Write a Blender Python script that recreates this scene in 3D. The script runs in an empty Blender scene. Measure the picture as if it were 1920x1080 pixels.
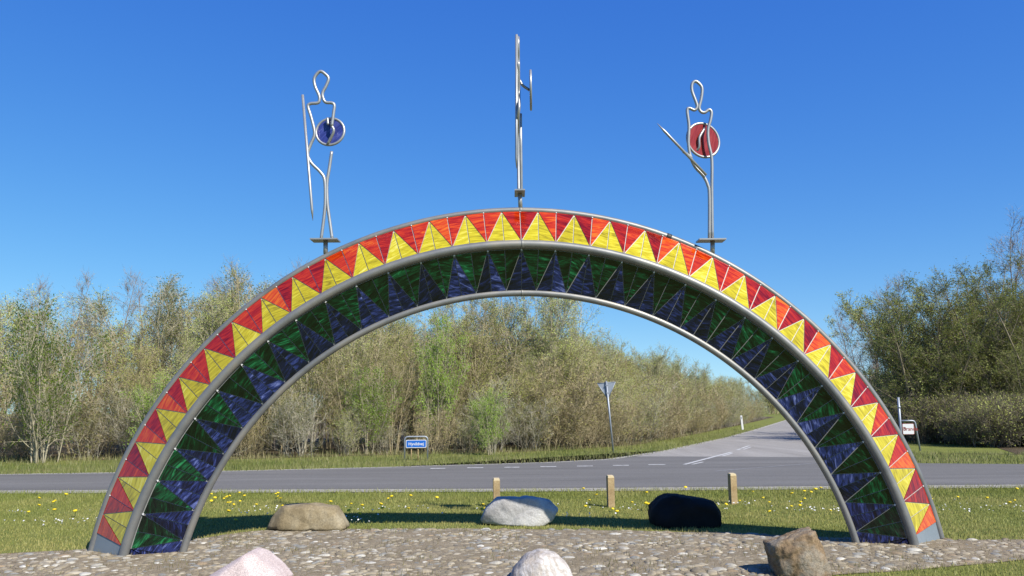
import bpy, bmesh, math, random
import numpy as np
from mathutils import Vector, Matrix, noise
R = math.radians
sc = bpy.context.scene
col = sc.collection

# ------------------------------------------------------------------ camera, sky, sun, exposure
F, YH, CH, ROLL = 1554.6, 767.7, 1.45, 0.0086            # focal length (px at 1920 wide), horizon row, eye height
PITCH = math.atan((YH - 540) / F)
cd = bpy.data.cameras.new('camera'); cam = bpy.data.objects.new('camera', cd); col.objects.link(cam)
cam.location = (0, 0, CH); cam.rotation_euler = (Matrix.Rotation(R(90) + PITCH, 3, 'X') @ Matrix.Rotation(-ROLL, 3, 'Z')).to_euler()
cd.sensor_width = 36; cd.lens = F * 36 / 1920; cd.clip_start = 0.1; cd.clip_end = 6000
sc.camera = cam
SUN_FROM = Vector((0.69, -0.80, 1.0)).normalized()      # direction towards the sun
SUN_EL = math.asin(SUN_FROM.z); SUN_AZ = math.atan2(SUN_FROM.x, SUN_FROM.y)
w = bpy.data.worlds.new('World'); sc.world = w; w.use_nodes = True
nt = w.node_tree; bg = nt.nodes['Background']
sky = nt.nodes.new('ShaderNodeTexSky'); sky.sky_type = 'NISHITA'; sky.sun_disc = False
sky.sun_elevation = SUN_EL; sky.sun_rotation = SUN_AZ
sky.altitude = 2500; sky.air_density = 1.0; sky.dust_density = 0.0; sky.ozone_density = 6.0
hs = nt.nodes.new('ShaderNodeHueSaturation'); hs.inputs['Saturation'].default_value = 1.2
nt.links.new(sky.outputs[0], hs.inputs['Color'])
sep = nt.nodes.new('ShaderNodeSeparateColor'); cmb_ = nt.nodes.new('ShaderNodeCombineColor'); nt.links.new(hs.outputs[0], sep.inputs[0])
for ch, kk_, gn in ((0, 0.25, 1.17), (1, 0.12, 1.10), (2, 0.0, 2.34)):       # the camera's colour response, whole sky alike
    g_ = nt.nodes.new('ShaderNodeMath'); g_.operation = 'MULTIPLY'; g_.inputs[1].default_value = gn
    if ch == 2:
        p_ = nt.nodes.new('ShaderNodeMath'); p_.operation = 'POWER'; p_.inputs[1].default_value = 0.36; nt.links.new(sep.outputs[ch], p_.inputs[0])
    else:
        d_ = nt.nodes.new('ShaderNodeMath'); d_.operation = 'MULTIPLY_ADD'; d_.inputs[1].default_value = kk_; d_.inputs[2].default_value = 1.0; nt.links.new(sep.outputs[ch], d_.inputs[0])
        p_ = nt.nodes.new('ShaderNodeMath'); p_.operation = 'DIVIDE'; nt.links.new(sep.outputs[ch], p_.inputs[0]); nt.links.new(d_.outputs[0], p_.inputs[1])
    nt.links.new(p_.outputs[0], g_.inputs[0]); nt.links.new(g_.outputs[0], cmb_.inputs[ch])
nt.links.new(cmb_.outputs[0], bg.inputs['Color'])
bg.inputs['Strength'].default_value = 0.107
sl = bpy.data.lights.new('sun', 'SUN'); sun = bpy.data.objects.new('sun', sl); col.objects.link(sun)
sl.energy = 4.4; sl.angle = R(0.5); sl.color = (1.0, 0.94, 0.84)
sun.rotation_euler = SUN_FROM.to_track_quat('Z', 'Y').to_euler()
sc.view_settings.view_transform = 'Standard'; sc.view_settings.look = 'None'
sc.view_settings.exposure = 0.9; sc.view_settings.gamma = 1.0

# ------------------------------------------------------------------ helpers
def ray(px, py):
    x0 = (px - 960) / F; y0 = -(py - 540) / F
    x = x0 * math.cos(ROLL) + y0 * math.sin(ROLL); y = -x0 * math.sin(ROLL) + y0 * math.cos(ROLL)
    return Vector((x, math.cos(PITCH) - y * math.sin(PITCH), math.sin(PITCH) + y * math.cos(PITCH)))
def G(px, py, z=0.0):                     # pixel -> point on level ground
    r = ray(px, py); t = (z - CH) / r.z
    return Vector((r.x * t, r.y * t, z))
def tag(o, label=None, cat=None, group=None, kind=None):
    if label: o['label'] = label
    if cat: o['category'] = cat
    if group: o['group'] = group
    if kind: o['kind'] = kind
    return o
def link(name, data, parent=None):
    o = bpy.data.objects.new(name, data); col.objects.link(o)
    if parent: o.parent = parent
    return o
def mesh(name, verts, faces, mats, smooth=False, mi=None):
    me = bpy.data.meshes.new(name); me.from_pydata([tuple(v) for v in verts], [], faces)
    for m in (mats if isinstance(mats, (list, tuple)) else [mats]): me.materials.append(m)
    if mi is not None: me.polygons.foreach_set('material_index', mi)
    if smooth: me.polygons.foreach_set('use_smooth', [True] * len(me.polygons))
    me.update(); return me
def empty(name, loc):
    o = link(name, None); o.location = loc; o.empty_display_size = 0.1; return o
def copy_tree(o, parent=None):
    c = o.copy(); col.objects.link(c); c.parent = parent
    for ch in list(o.children): copy_tree(ch, c)
    return c
def catmull(pts, n=6):
    P = [Vector(p) for p in pts]; P = [2 * P[0] - P[1]] + P + [2 * P[-1] - P[-2]]; out = []
    for i in range(1, len(P) - 2):
        a, b, c, d = P[i-1:i+3]
        for k in range(n):
            t = k / n
            out.append(0.5 * ((2*b) + (c-a)*t + (2*a-5*b+4*c-d)*t*t + (3*b-a-3*c+d)*t**3))
    out.append(P[-2]); return out
def tube(name, pts, r, mat, parent=None, sides=10, cap=True):
    pts = [Vector(p) for p in pts]; n = len(pts)
    rs = r if isinstance(r, (list, tuple)) else [r] * n
    V, Fc = [], []; up = None
    for i, p in enumerate(pts):
        t = (pts[min(i+1, n-1)] - pts[max(i-1, 0)]).normalized()
        if up is None:
            up = Vector((0, 1, 0)) if abs(t.y) < 0.9 else Vector((1, 0, 0))
        a = (up - t * up.dot(t)).normalized(); up = a; b = t.cross(a)
        for k in range(sides):
            an = 2 * math.pi * k / sides
            V.append(p + (a * math.cos(an) + b * math.sin(an)) * rs[i])
    for i in range(n - 1):
        for k in range(sides):
            k2 = (k + 1) % sides
            Fc.append((i*sides+k, i*sides+k2, (i+1)*sides+k2, (i+1)*sides+k))
    if cap:
        Fc.append(tuple(range(sides))[::-1]); Fc.append(tuple((n-1)*sides + k for k in range(sides)))
    me = mesh(name, V, Fc, mat)
    me.polygons.foreach_set('use_smooth', [len(p.vertices) == 4 for p in me.polygons])
    return link(name, me, parent)
def box(name, x0, x1, y0, y1, z0, z1, mat, parent=None, bev=0.0):
    bm = bmesh.new(); bmesh.ops.create_cube(bm, size=1)
    for v in bm.verts:
        v.co = Vector((x0 if v.co.x < 0 else x1, y0 if v.co.y < 0 else y1, z0 if v.co.z < 0 else z1))
    if bev: bmesh.ops.bevel(bm, geom=bm.edges[:], offset=bev, segments=2, affect='EDGES')
    me = bpy.data.meshes.new(name); bm.to_mesh(me); bm.free(); me.materials.append(mat)
    return link(name, me, parent)

# ------------------------------------------------------------------ materials
def new_mat(name):
    m = bpy.data.materials.new(name); m.use_nodes = True
    t = m.node_tree; b = t.nodes['Principled BSDF']; return m, t, b
def N(t, kind, **kw):
    n = t.nodes.new(kind)
    for k, v in kw.items():
        if k in n.inputs: n.inputs[k].default_value = v
        else: setattr(n, k, v)
    return n
def ramp(t, fac, stops, interp='LINEAR'):
    n = t.nodes.new('ShaderNodeValToRGB'); n.color_ramp.interpolation = interp
    e = n.color_ramp.elements
    while len(e) < len(stops): e.new(0.5)
    for el, (p, c) in zip(e, stops): el.position = p; el.color = (*c, 1)
    t.links.new(fac, n.inputs[0]); return n
def mixc(t, fac, a, b, blend='MIX'):
    n = t.nodes.new('ShaderNodeMix'); n.data_type = 'RGBA'; n.blend_type = blend
    if hasattr(fac, 'links'): t.links.new(fac, n.inputs[0])
    else: n.inputs[0].default_value = fac
    for s, i in ((a, 6), (b, 7)):
        if hasattr(s, 'links'): t.links.new(s, n.inputs[i])
        else: n.inputs[i].default_value = (*s, 1)
    return n.outputs[2]
def bump(t, b, h, strength, dist):
    n = N(t, 'ShaderNodeBump', Strength=strength, Distance=dist)
    t.links.new(h, n.inputs['Height']); t.links.new(n.outputs[0], b.inputs['Normal'])
def noise_mat(name, scale, stops, rough=0.9, detail=8, bs=0.0, bd=0.02, coord='Object', metallic=0.0, fine=None, bscale=None, stretch=None):
    m, t, b = new_mat(name)
    tc = N(t, 'ShaderNodeTexCoord')
    n = N(t, 'ShaderNodeTexNoise', Scale=scale, Detail=detail, Roughness=0.65)
    if stretch:
        mp = N(t, 'ShaderNodeMapping'); mp.inputs['Scale'].default_value = stretch[:3]; mp.inputs['Rotation'].default_value = (0, 0, stretch[3]); t.links.new(tc.outputs[coord], mp.inputs[0]); t.links.new(mp.outputs[0], n.inputs['Vector'])
    else: t.links.new(tc.outputs[coord], n.inputs['Vector'])
    c = ramp(t, n.outputs[0], stops).outputs[0]
    if fine:                                   # fine speckle: (scale, dark colour, light colour, amount)
        f = N(t, 'ShaderNodeTexNoise', Scale=fine[0], Detail=3, Roughness=0.7)
        t.links.new(tc.outputs[coord], f.inputs['Vector'])
        fc = ramp(t, f.outputs[0], [(0.36, fine[1]), (0.64, fine[2])]).outputs[0]
        c = mixc(t, fine[3], c, fc, 'OVERLAY')
    t.links.new(c, b.inputs['Base Color']); b.inputs['Roughness'].default_value = rough
    b.inputs['Metallic'].default_value = metallic
    if rough >= 0.85: b.inputs['Specular IOR Level'].default_value = 0.15
    if bs:
        h = N(t, 'ShaderNodeTexNoise', Scale=bscale or scale * 4, Detail=8, Roughness=0.7)
        t.links.new(tc.outputs[coord], h.inputs['Vector']); bump(t, b, h.outputs[0], bs, bd)
    return m
def glass_mat(name, stops, jitter):
    m, t, b = new_mat(name)
    uv = N(t, 'ShaderNodeUVMap'); oi = N(t, 'ShaderNodeObjectInfo')
    off = N(t, 'ShaderNodeVectorMath', operation='SCALE'); 
    cmb = N(t, 'ShaderNodeCombineXYZ'); t.links.new(oi.outputs['Random'], cmb.inputs[0]); t.links.new(oi.outputs['Random'], cmb.inputs[1])
    t.links.new(cmb.outputs[0], off.inputs[0]); off.inputs['Scale'].default_value = 37.0
    add = N(t, 'ShaderNodeVectorMath', operation='ADD'); t.links.new(uv.outputs[0], add.inputs[0]); t.links.new(off.outputs[0], add.inputs[1])
    ang = N(t, 'ShaderNodeMath', operation='MULTIPLY_ADD'); ang.inputs[1].default_value = 0.9; ang.inputs[2].default_value = -0.45
    t.links.new(oi.outputs['Random'], ang.inputs[0])
    rot = N(t, 'ShaderNodeVectorRotate', rotation_type='Z_AXIS'); t.links.new(add.outputs[0], rot.inputs['Vector']); t.links.new(ang.outputs[0], rot.inputs['Angle'])
    mp = N(t, 'ShaderNodeMapping'); mp.inputs['Scale'].default_value = (4.0, 22.0, 1)
    t.links.new(rot.outputs[0], mp.inputs['Vector'])
    n = N(t, 'ShaderNodeTexNoise', Scale=1.0, Detail=5, Roughness=0.62, Distortion=1.1)
    t.links.new(mp.outputs[0], n.inputs['Vector'])
    # per-pane shift of the ramp
    sh = N(t, 'ShaderNodeMath', operation='MULTIPLY_ADD'); sh.inputs[1].default_value = jitter; sh.inputs[2].default_value = -jitter / 2
    t.links.new(oi.outputs['Random'], sh.inputs[0])
    ad = N(t, 'ShaderNodeMath', operation='ADD'); t.links.new(n.outputs[0], ad.inputs[0]); t.links.new(sh.outputs[0], ad.inputs[1])
    c = ramp(t, ad.outputs[0], stops).outputs[0]
    t.links.new(c, b.inputs['Base Color'])
    b.inputs['Roughness'].default_value = 0.12; b.inputs['IOR'].default_value = 1.5
    h = N(t, 'ShaderNodeTexNoise', Scale=0.35, Detail=2); t.links.new(mp.outputs[0], h.inputs['Vector'])
    bump(t, b, h.outputs[0], 0.12, 0.01)
    return m
def leaf_mat(name, stops, trans=0.35):
    m, t, b = new_mat(name)
    g = N(t, 'ShaderNodeNewGeometry'); oi = N(t, 'ShaderNodeObjectInfo')
    c = ramp(t, g.outputs['Random Per Island'], stops).outputs[0]
    hsv = N(t, 'ShaderNodeHueSaturation'); t.links.new(c, hsv.inputs['Color'])
    v = N(t, 'ShaderNodeMapRange'); v.inputs['To Min'].default_value = 0.8; v.inputs['To Max'].default_value = 1.2
    t.links.new(oi.outputs['Random'], v.inputs['Value']); t.links.new(v.outputs[0], hsv.inputs['Value'])
    t.links.new(hsv.outputs[0], b.inputs['Base Color']); b.inputs['Roughness'].default_value = 0.6
    tr = N(t, 'ShaderNodeBsdfTranslucent'); t.links.new(hsv.outputs[0], tr.inputs['Color'])
    mx = N(t, 'ShaderNodeMixShader'); mx.inputs[0].default_value = trans
    t.links.new(b.outputs[0], mx.inputs[1]); t.links.new(tr.outputs[0], mx.inputs[2])
    t.links.new(mx.outputs[0], t.nodes['Material Output'].inputs['Surface'])
    return m
def attr_mat(name, rough=0.8, trans=0.0, noise_amt=0.0, nscale=60):
    m, t, b = new_mat(name)
    a = N(t, 'ShaderNodeAttribute', attribute_name='col'); c = a.outputs['Color']
    if noise_amt:
        tc = N(t, 'ShaderNodeTexCoord'); n = N(t, 'ShaderNodeTexNoise', Scale=nscale, Detail=6, Roughness=0.7)
        t.links.new(tc.outputs['Object'], n.inputs['Vector'])
        gcol = ramp(t, n.outputs[0], [(0.3, (0.25,)*3), (0.7, (0.75,)*3)]).outputs[0]
        c = mixc(t, noise_amt, c, gcol, 'OVERLAY')
    t.links.new(c, b.inputs['Base Color']); b.inputs['Roughness'].default_value = rough
    if trans:
        tr = N(t, 'ShaderNodeBsdfTranslucent'); t.links.new(c, tr.inputs['Color'])
        mx = N(t, 'ShaderNodeMixShader'); mx.inputs[0].default_value = trans
        t.links.new(b.outputs[0], mx.inputs[1]); t.links.new(tr.outputs[0], mx.inputs[2])
        t.links.new(mx.outputs[0], t.nodes['Material Output'].inputs['Surface'])
    return m

M = {}
M['steel'] = noise_mat('galvanised_steel', 5, [(0.3, (0.252, 0.266, 0.273)), (0.55, (0.322, 0.329, 0.329)), (0.75, (0.378, 0.378, 0.364))], rough=0.42, metallic=0.55, bs=0.05, bd=0.002, bscale=120)
M['steel_arch'] = noise_mat('weathered_arch_steel', 2.5, [(0.30, (0.125, 0.13, 0.13)), (0.45, (0.175, 0.178, 0.175)), (0.58, (0.215, 0.21, 0.195)), (0.72, (0.265, 0.24, 0.195))], rough=0.5, metallic=0.45, bs=0.05, bd=0.002, bscale=120)
M['plate'] = noise_mat('painted_plate', 3, [(0.3, (0.168, 0.203, 0.231)), (0.7, (0.217, 0.252, 0.28))], rough=0.5, metallic=0.3)
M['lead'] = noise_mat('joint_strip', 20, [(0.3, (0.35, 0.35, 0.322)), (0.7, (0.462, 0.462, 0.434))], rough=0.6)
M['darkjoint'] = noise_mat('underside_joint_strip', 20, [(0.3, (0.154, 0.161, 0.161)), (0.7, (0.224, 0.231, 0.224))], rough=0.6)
M['black'] = noise_mat('black_rubber', 20, [(0.3, (0.0084, 0.0084, 0.0091)), (0.7, (0.021, 0.021, 0.021))], rough=0.6)
M['red'] = glass_mat('red_glass', [(0.25, (0.105, 0.0035, 0.0014)), (0.42, (0.252, 0.0112, 0.0021)), (0.58, (0.385, 0.0315, 0.0028)), (0.78, (0.504, 0.119, 0.0056))], 0.36)
M['yellow'] = glass_mat('yellow_glass', [(0.25, (0.133, 0.106, 0.0028)), (0.42, (0.314, 0.259, 0.0056)), (0.58, (0.439, 0.376, 0.0126)), (0.78, (0.58, 0.549, 0.168))], 0.16)
M['green'] = glass_mat('green_glass', [(0.34, (0.0006, 0.003, 0.002)), (0.50, (0.0015, 0.012, 0.005)), (0.62, (0.003, 0.052, 0.018)), (0.80, (0.03, 0.27, 0.10))], 0.12)
M['blue'] = glass_mat('blue_glass', [(0.34, (0.001, 0.002, 0.006)), (0.50, (0.004, 0.007, 0.028)), (0.63, (0.018, 0.03, 0.125)), (0.80, (0.17, 0.21, 0.44))], 0.18)
M['asphalt'] = noise_mat('dark_asphalt', 1.3, [(0.30, (0.098, 0.095, 0.090)), (0.46, (0.122, 0.119, 0.113)), (0.56, (0.130, 0.127, 0.121)), (0.72, (0.160, 0.156, 0.149))], stretch=(0.10, 0.9, 1, -0.05), rough=0.85, fine=(55, (0.3,)*3, (0.7,)*3, 0.55), bs=0.3, bd=0.004, bscale=120)
M['asphalt_old'] = noise_mat('old_pale_asphalt', 1.3, [(0.30, (0.190, 0.180, 0.166)), (0.50, (0.232, 0.222, 0.206)), (0.72, (0.275, 0.264, 0.246))], stretch=(0.9, 0.10, 1, 0.36), rough=0.9, fine=(50, (0.3,)*3, (0.7,)*3, 0.5), bs=0.3, bd=0.004, bscale=120)
M['paint'] = noise_mat('road_paint', 9, [(0.35, (0.231, 0.231, 0.224)), (0.55, (0.462, 0.462, 0.448)), (0.75, (0.546, 0.546, 0.532))], rough=0.7)
M['wornpaint'] = noise_mat('worn_road_paint', 7, [(0.35, (0.119, 0.119, 0.1225)), (0.6, (0.21, 0.21, 0.21))], rough=0.8)
M['gravel'] = noise_mat('pale_gravel', 14, [(0.3, (0.196, 0.182, 0.161)), (0.55, (0.322, 0.308, 0.28)), (0.75, (0.406, 0.392, 0.364))], rough=0.95, bs=0.8, bd=0.03, bscale=40)
M['turf'] = noise_mat('turf_soil', 1.3, [(0.3, (0.105, 0.1295, 0.028)), (0.55, (0.147, 0.161, 0.0385)), (0.75, (0.196, 0.189, 0.0595))], rough=0.95, fine=(30, (0.3,)*3, (0.7,)*3, 0.5), bs=0.6, bd=0.05, bscale=25)
M['litter'] = noise_mat('woodland_litter', 2.0, [(0.3, (0.0385, 0.0294, 0.0182)), (0.55, (0.084, 0.0644, 0.0385)), (0.75, (0.133, 0.1085, 0.063))], rough=0.95, bs=0.8, bd=0.06, bscale=12)
M['soil'] = noise_mat('sandy_joint_soil', 4, [(0.3, (0.14, 0.1155, 0.0735)), (0.5, (0.203, 0.168, 0.1155)), (0.7, (0.259, 0.2205, 0.1575))], rough=0.95, fine=(70, (0.25,)*3, (0.75,)*3, 0.5), bs=0.8, bd=0.02, bscale=50)
M['grass'] = attr_mat('grass_blades', rough=0.6, trans=0.3)
M['stone'] = attr_mat('cobble_stone', rough=0.85, noise_amt=0.55, nscale=45)
M['wood'] = noise_mat('weathered_timber', 6, [(0.3, (0.231, 0.1645, 0.084)), (0.7, (0.364, 0.28, 0.161))], rough=0.85, fine=(40, (0.35,)*3, (0.65,)*3, 0.5))
M['woodtop'] = noise_mat('cut_timber_end', 18, [(0.3, (0.385, 0.315, 0.189)), (0.7, (0.476, 0.406, 0.266))], rough=0.85)
M['signblue'] = noise_mat('blue_sign_film', 2, [(0.3, (0.0084, 0.091, 0.385)), (0.7, (0.0112, 0.105, 0.42))], rough=0.35)
M['white'] = noise_mat('white_sign_film', 2, [(0.3, (0.532, 0.539, 0.546)), (0.7, (0.56, 0.567, 0.574))], rough=0.4)
M['signback'] = noise_mat('bare_aluminium', 6, [(0.3, (0.22, 0.25, 0.29)), (0.7, (0.28, 0.31, 0.35))], rough=0.5, metallic=0.5)
M['signred'] = noise_mat('brown_red_print', 2, [(0.3, (0.196, 0.021, 0.0175)), (0.7, (0.224, 0.028, 0.021))], rough=0.5)
M['yellowpetal'] = noise_mat('dandelion_petals', 60, [(0.3, (0.56, 0.385, 0.0035)), (0.7, (0.63, 0.504, 0.007))], rough=0.7)
M['greenstem'] = noise_mat('flower_stem', 20, [(0.3, (0.07, 0.112, 0.021)), (0.7, (0.112, 0.154, 0.035))], rough=0.7)
M['daisy'] = noise_mat('daisy_petals', 60, [(0.3, (0.525, 0.525, 0.518)), (0.7, (0.595, 0.595, 0.588))], rough=0.7)
M['shield_blue'] = glass_mat('shield_blue_glass', [(0.25, (0.014, 0.0175, 0.084)), (0.5, (0.028, 0.0385, 0.182)), (0.8, (0.098, 0.119, 0.336))], 0.1)
M['shield_red'] = glass_mat('shield_red_glass', [(0.25, (0.154, 0.014, 0.014)), (0.5, (0.238, 0.0315, 0.028)), (0.8, (0.294, 0.063, 0.049))], 0.1)

# ------------------------------------------------------------------ ground, roads
def sheet(name, pts, z, mat, cut=0.0, parent=None):
    bm = bmesh.new(); f = bm.faces.new([bm.verts.new((p[0], p[1], z)) for p in pts])
    if f.normal.z < 0 or sum((pts[i][0]*pts[(i+1) % len(pts)][1] - pts[(i+1) % len(pts)][0]*pts[i][1]) for i in range(len(pts))) < 0:
        bmesh.ops.reverse_faces(bm, faces=[f])
    bmesh.ops.triangulate(bm, faces=bm.faces[:])
    me = bpy.data.meshes.new(name); bm.to_mesh(me); bm.free(); me.materials.append(mat)
    return link(name, me, parent)
ground = tag(sheet('ground', [(-3000, -300), (3000, -300), (3000, 4500), (-3000, 4500)], -0.03, M['turf']), kind='structure')

def GP(l, z=-0.012): return [tuple(G(x, y, z)[:2]) for x, y in l]
def extend(l, k, end):                     # lengthen a polyline in its own direction
    a, b = (l[0], l[1]) if end == 0 else (l[-1], l[-2]); p = (a[0] + (a[0]-b[0])*k, a[1] + (a[1]-b[1])*k); return [p] + l if end == 0 else l + [p]
near_edge = extend(extend(GP([(0, 919), (960, 915.5), (1900, 908)]), 5, 0), 5, 1)
far_main = extend(GP([(0, 890), (440, 883.5), (740, 876), (812, 873.6), (925, 870.6), (1037, 867)]), 9, 0)
side_left = extend(GP([(1150, 861), (1200, 853.5), (1262, 844), (1375, 819), (1420, 806), (1462, 792.5)]), 3, 1)
def offset_right(p, d): return (p[0] + 0.93 * d, p[1] - 0.36 * d)
side_right = [offset_right(p, 6.6) for p in side_left[2:]]
JL, JR = GP([(1192, 855.5), (1545, 857)])
corner_right = [JR] + extend(GP([(1575, 860), (1625, 864), (1730, 868.5), (1920, 870)]), 6, 1)
main_poly = near_edge + corner_right[::-1] + [JL, side_left[0]] + far_main[::-1]
road = tag(sheet('road', main_poly, -0.012, M['asphalt']), kind='structure')
side_poly = [JL, JR] + side_right + side_left[::-1][:-2]
side_road = tag(sheet('side_road', side_poly, -0.012, M['asphalt_old']), kind='structure')
def strip(pts, d):                         # a ribbon along a polyline, d metres to its left
    out = []
    for i, p in enumerate(pts):
        a = Vector(pts[max(i-1, 0)]); b = Vector(pts[min(i+1, len(pts)-1)]); t = (b - a).normalized()
        out.append((p[0] - t.y * d, p[1] + t.x * d))
    return list(pts) + out[::-1]
tag(sheet('gravel_shoulder', strip(near_edge, -0.6), -0.016, M['gravel']), kind='structure')
tag(sheet('gravel_shoulder', strip(far_main + side_left, 0.28), -0.016, M['gravel']), kind='structure')
line = extend(extend(GP([(-150, 866), (0, 863), (440, 860), (740, 852), (1010, 845), (1130, 838), (1200, 832), (1300, 814), (1380, 798), (1420, 789)], -0.03), 0.6, 0), 0.5, 1)
wood_front = extend(extend([(x, y - 0.4) for x, y in line], 3, 0), 2, 1)
tag(sheet('woodland_floor', wood_front + [(60, 600), (-260, 600), (-260, 24)], -0.022, M['litter']), kind='structure')
HB = GP([(1745, 851), (1960, 853), (2400, 853)], -0.03)
tag(sheet('woodland_floor', HB + [(160, 60), (180, 310)] + [offset_right(p, 10.5) for p in side_left[2:6]][::-1], -0.022, M['litter']), kind='structure')
# painted markings, each its own sheet
def dash(a, b, wd, mat=None, nm='road_marking'):
    a, b = Vector(a[:2]), Vector(b[:2]); t = (b - a).normalized(); n = Vector((-t.y, t.x)) * wd / 2
    return tag(sheet(nm, [a - n, b - n, b + n, a + n], -0.008, mat or M['paint']), kind='structure')
for x0, x1, y in ((285, 360, 474), (470, 550, 470.5), (655, 730, 468), (835, 915, 464.5), (1018, 1098, 462), (1198, 1278, 458.5), (1376, 1460, 455)):
    a = G(700 + x0 / 2.667, 700 + y / 2.667); b = G(700 + x1 / 2.667, 700 + (y - 0.6) / 2.667); dash(a, b, 0.20)
for (p, q, wd) in (((1283, 870.2), (1372, 847), 0.11), ((1382, 843), (1390, 840.6), 0.10), ((1391, 839.8), (1404, 835.4), 0.10),
                   ((1298, 870), (1318, 865.4), 0.08), ((1355, 854.4), (1373, 849.2), 0.08), ((1394, 842), (1408, 837.6), 0.08)):
    dash(G(*p), G(*q), wd)
dash(G(1340, 882.5), G(1530, 867.5), 0.09, M['wornpaint'])

# ------------------------------------------------------------------ cobbled mound
mound_pts = GP([(-90, 1036), (0, 1028), (160, 1020), (350, 1004), (500, 986), (800, 983), (1100, 985), (1350, 990), (1600, 1000), (1770, 1003), (1920, 1000), (2100, 998),
    (2140, 1014), (1920, 1038), (1700, 1057), (1560, 1066), (1380, 1079)], 0.03) + [(1.2, 7.0), (-0.6, 6.5), (-3.2, 6.4), (-5.4, 6.9), (-6.7, 7.9)]
mound_loop = [(p.x, p.y) for p in catmull([(x, y, 0) for x, y in mound_pts + mound_pts[:1]], 4)][:-1]
MC = Vector((0.2, 9.0))
ang_r = sorted((math.atan2(y - MC.y, x - MC.x), math.hypot(x - MC.x, y - MC.y)) for x, y in mound_loop)
AA = np.array([a for a, r in ang_r]); RR = np.array([r for a, r in ang_r])
def mound_q(x, y):                          # 0 at the centre, 1 on the rim
    a = math.atan2(y - MC.y, x - MC.x); return math.hypot(x - MC.x, y - MC.y) / np.interp(a, AA, RR, period=2 * math.pi)
def mound_z(q): return -0.025 + 0.02 * (1 - min(q, 1) ** 2.2)
def ground_z(x, y):
    q = mound_q(x, y); return mound_z(q) if q < 1 else -0.03
V, Fc = [], []; NA, NQ = 160, 26
for j in range(NQ + 1):
    for i in range(NA):
        a = -math.pi + 2 * math.pi * i / NA; q = j / NQ; r = np.interp(a, AA, RR, period=2 * math.pi) * q
        x, y = MC.x + r * math.cos(a), MC.y + r * math.sin(a)
        V.append((x, y, mound_z(q) + 0.012 * noise.noise(Vector((x * 2, y * 2, 0)))))
for j in range(NQ):
    for i in range(NA):
        i2 = (i + 1) % NA; Fc.append((j*NA+i, (j+1)*NA+i, (j+1)*NA+i2, j*NA+i2))
mound = tag(link('cobbled_mound', mesh('cobbled_mound', V, Fc, M['soil'], True)), kind='structure')

rng = random.Random(5)
bm = bmesh.new(); bmesh.ops.create_icosphere(bm, subdivisions=2, radius=1); bmesh.ops.triangulate(bm, faces=bm.faces[:])
ico_v = np.array([v.co[:] for v in bm.verts]); ico_f = np.array([[v.index for v in f.verts] for f in bm.faces]); bm.free()
PAL = [((0.189, 0.158, 0.105), 6), ((0.145, 0.123, 0.0873), 4), ((0.221, 0.189, 0.132), 6), ((0.252, 0.224, 0.169), 4), ((0.378, 0.365, 0.319), 1), ((0.302, 0.284, 0.235), 2), ((0.202, 0.151, 0.0933), 1), ((0.176, 0.173, 0.154), 3)]
palw = [c for c, n in PAL for _ in range(n)]
def stone_shape(rs):
    v = ico_v.copy(); k = np.array([rs.uniform(-1, 1) for _ in range(9)]).reshape(3, 3)
    for d in k:
        d = d / np.linalg.norm(d); s = v @ d; v -= np.outer(np.clip(s - rs.uniform(0.45, 0.8), 0, None), d) * 0.85
    return v
stone_shapes = [stone_shape(rng) for _ in range(14)]
stones = []
y = 6.3
while y < 11.5:
    x = -7.2
    while x < 8.8:
        a = rng.choice((0.026, 0.033, 0.038, 0.044, 0.05, 0.06, 0.08)) * rng.uniform(0.8, 1.2)
        px, py = x + rng.uniform(-0.03, 0.03), y + rng.uniform(-0.03, 0.03); q = mound_q(px, py)
        if q < 0.985 + 0.03 * noise.noise(Vector((px * 1.7, py * 1.7, 9))) and rng.random() < 0.82 + 0.3 * noise.noise(Vector((px * 0.9, py * 0.9, 4))):
            if q > 0.955: a *= 1.35
            stones.append((px, py, mound_z(q), a, a * rng.uniform(0.6, 0.95), a * rng.uniform(0.24, 0.42), rng.uniform(0, math.pi), rng.randrange(14), rng.choice(palw), rng.uniform(0.8, 1.2)))
        x += a * 1.7
    y += 0.076
def in_frame(x, y, z):
    zc = y * math.cos(PITCH) + (z - CH) * math.sin(PITCH); yc = -y * math.sin(PITCH) + (z - CH) * math.cos(PITCH)
    return abs(x / zc * F) < 955 and abs(yc / zc * F) < 536
stones.sort(key=lambda s: -(s[3] / s[1] if in_frame(*s[:3]) else 0))
def stone_xf(s):
    v = stone_shapes[s[7]] * np.array([s[3], s[4], s[5]]); c, sn = math.cos(s[6]), math.sin(s[6])
    return np.stack([v[:, 0]*c - v[:, 1]*sn, v[:, 0]*sn + v[:, 1]*c, v[:, 2]], 1)
def stone_mesh(name, group):
    vs = np.concatenate([stone_xf(s) + np.array([s[0], s[1], s[2] - s[5]*0.45]) for s in group]); n = len(ico_v)
    fs = np.concatenate([ico_f + i*n for i in range(len(group))])
    me = mesh(name, vs.tolist(), fs.tolist(), M['stone'], True)
    at = me.attributes.new('col', 'FLOAT_COLOR', 'POINT')
    cs = np.concatenate([np.tile(np.array([*(min(1, c*s[9]) for c in s[8]), 1.0]), (n, 1)) for s in group])
    at.data.foreach_set('color', cs.ravel()); return me
for s in stones[:300]:
    o = link('cobblestone', stone_mesh('cobblestone', [(0, 0, s[5]*0.45) + s[3:]]), mound); o.location = (s[0], s[1], s[2] - s[5]*0.45)
tag(link('cobblestones', stone_mesh('cobblestones', stones[300:]), mound), kind='stuff')

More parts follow.
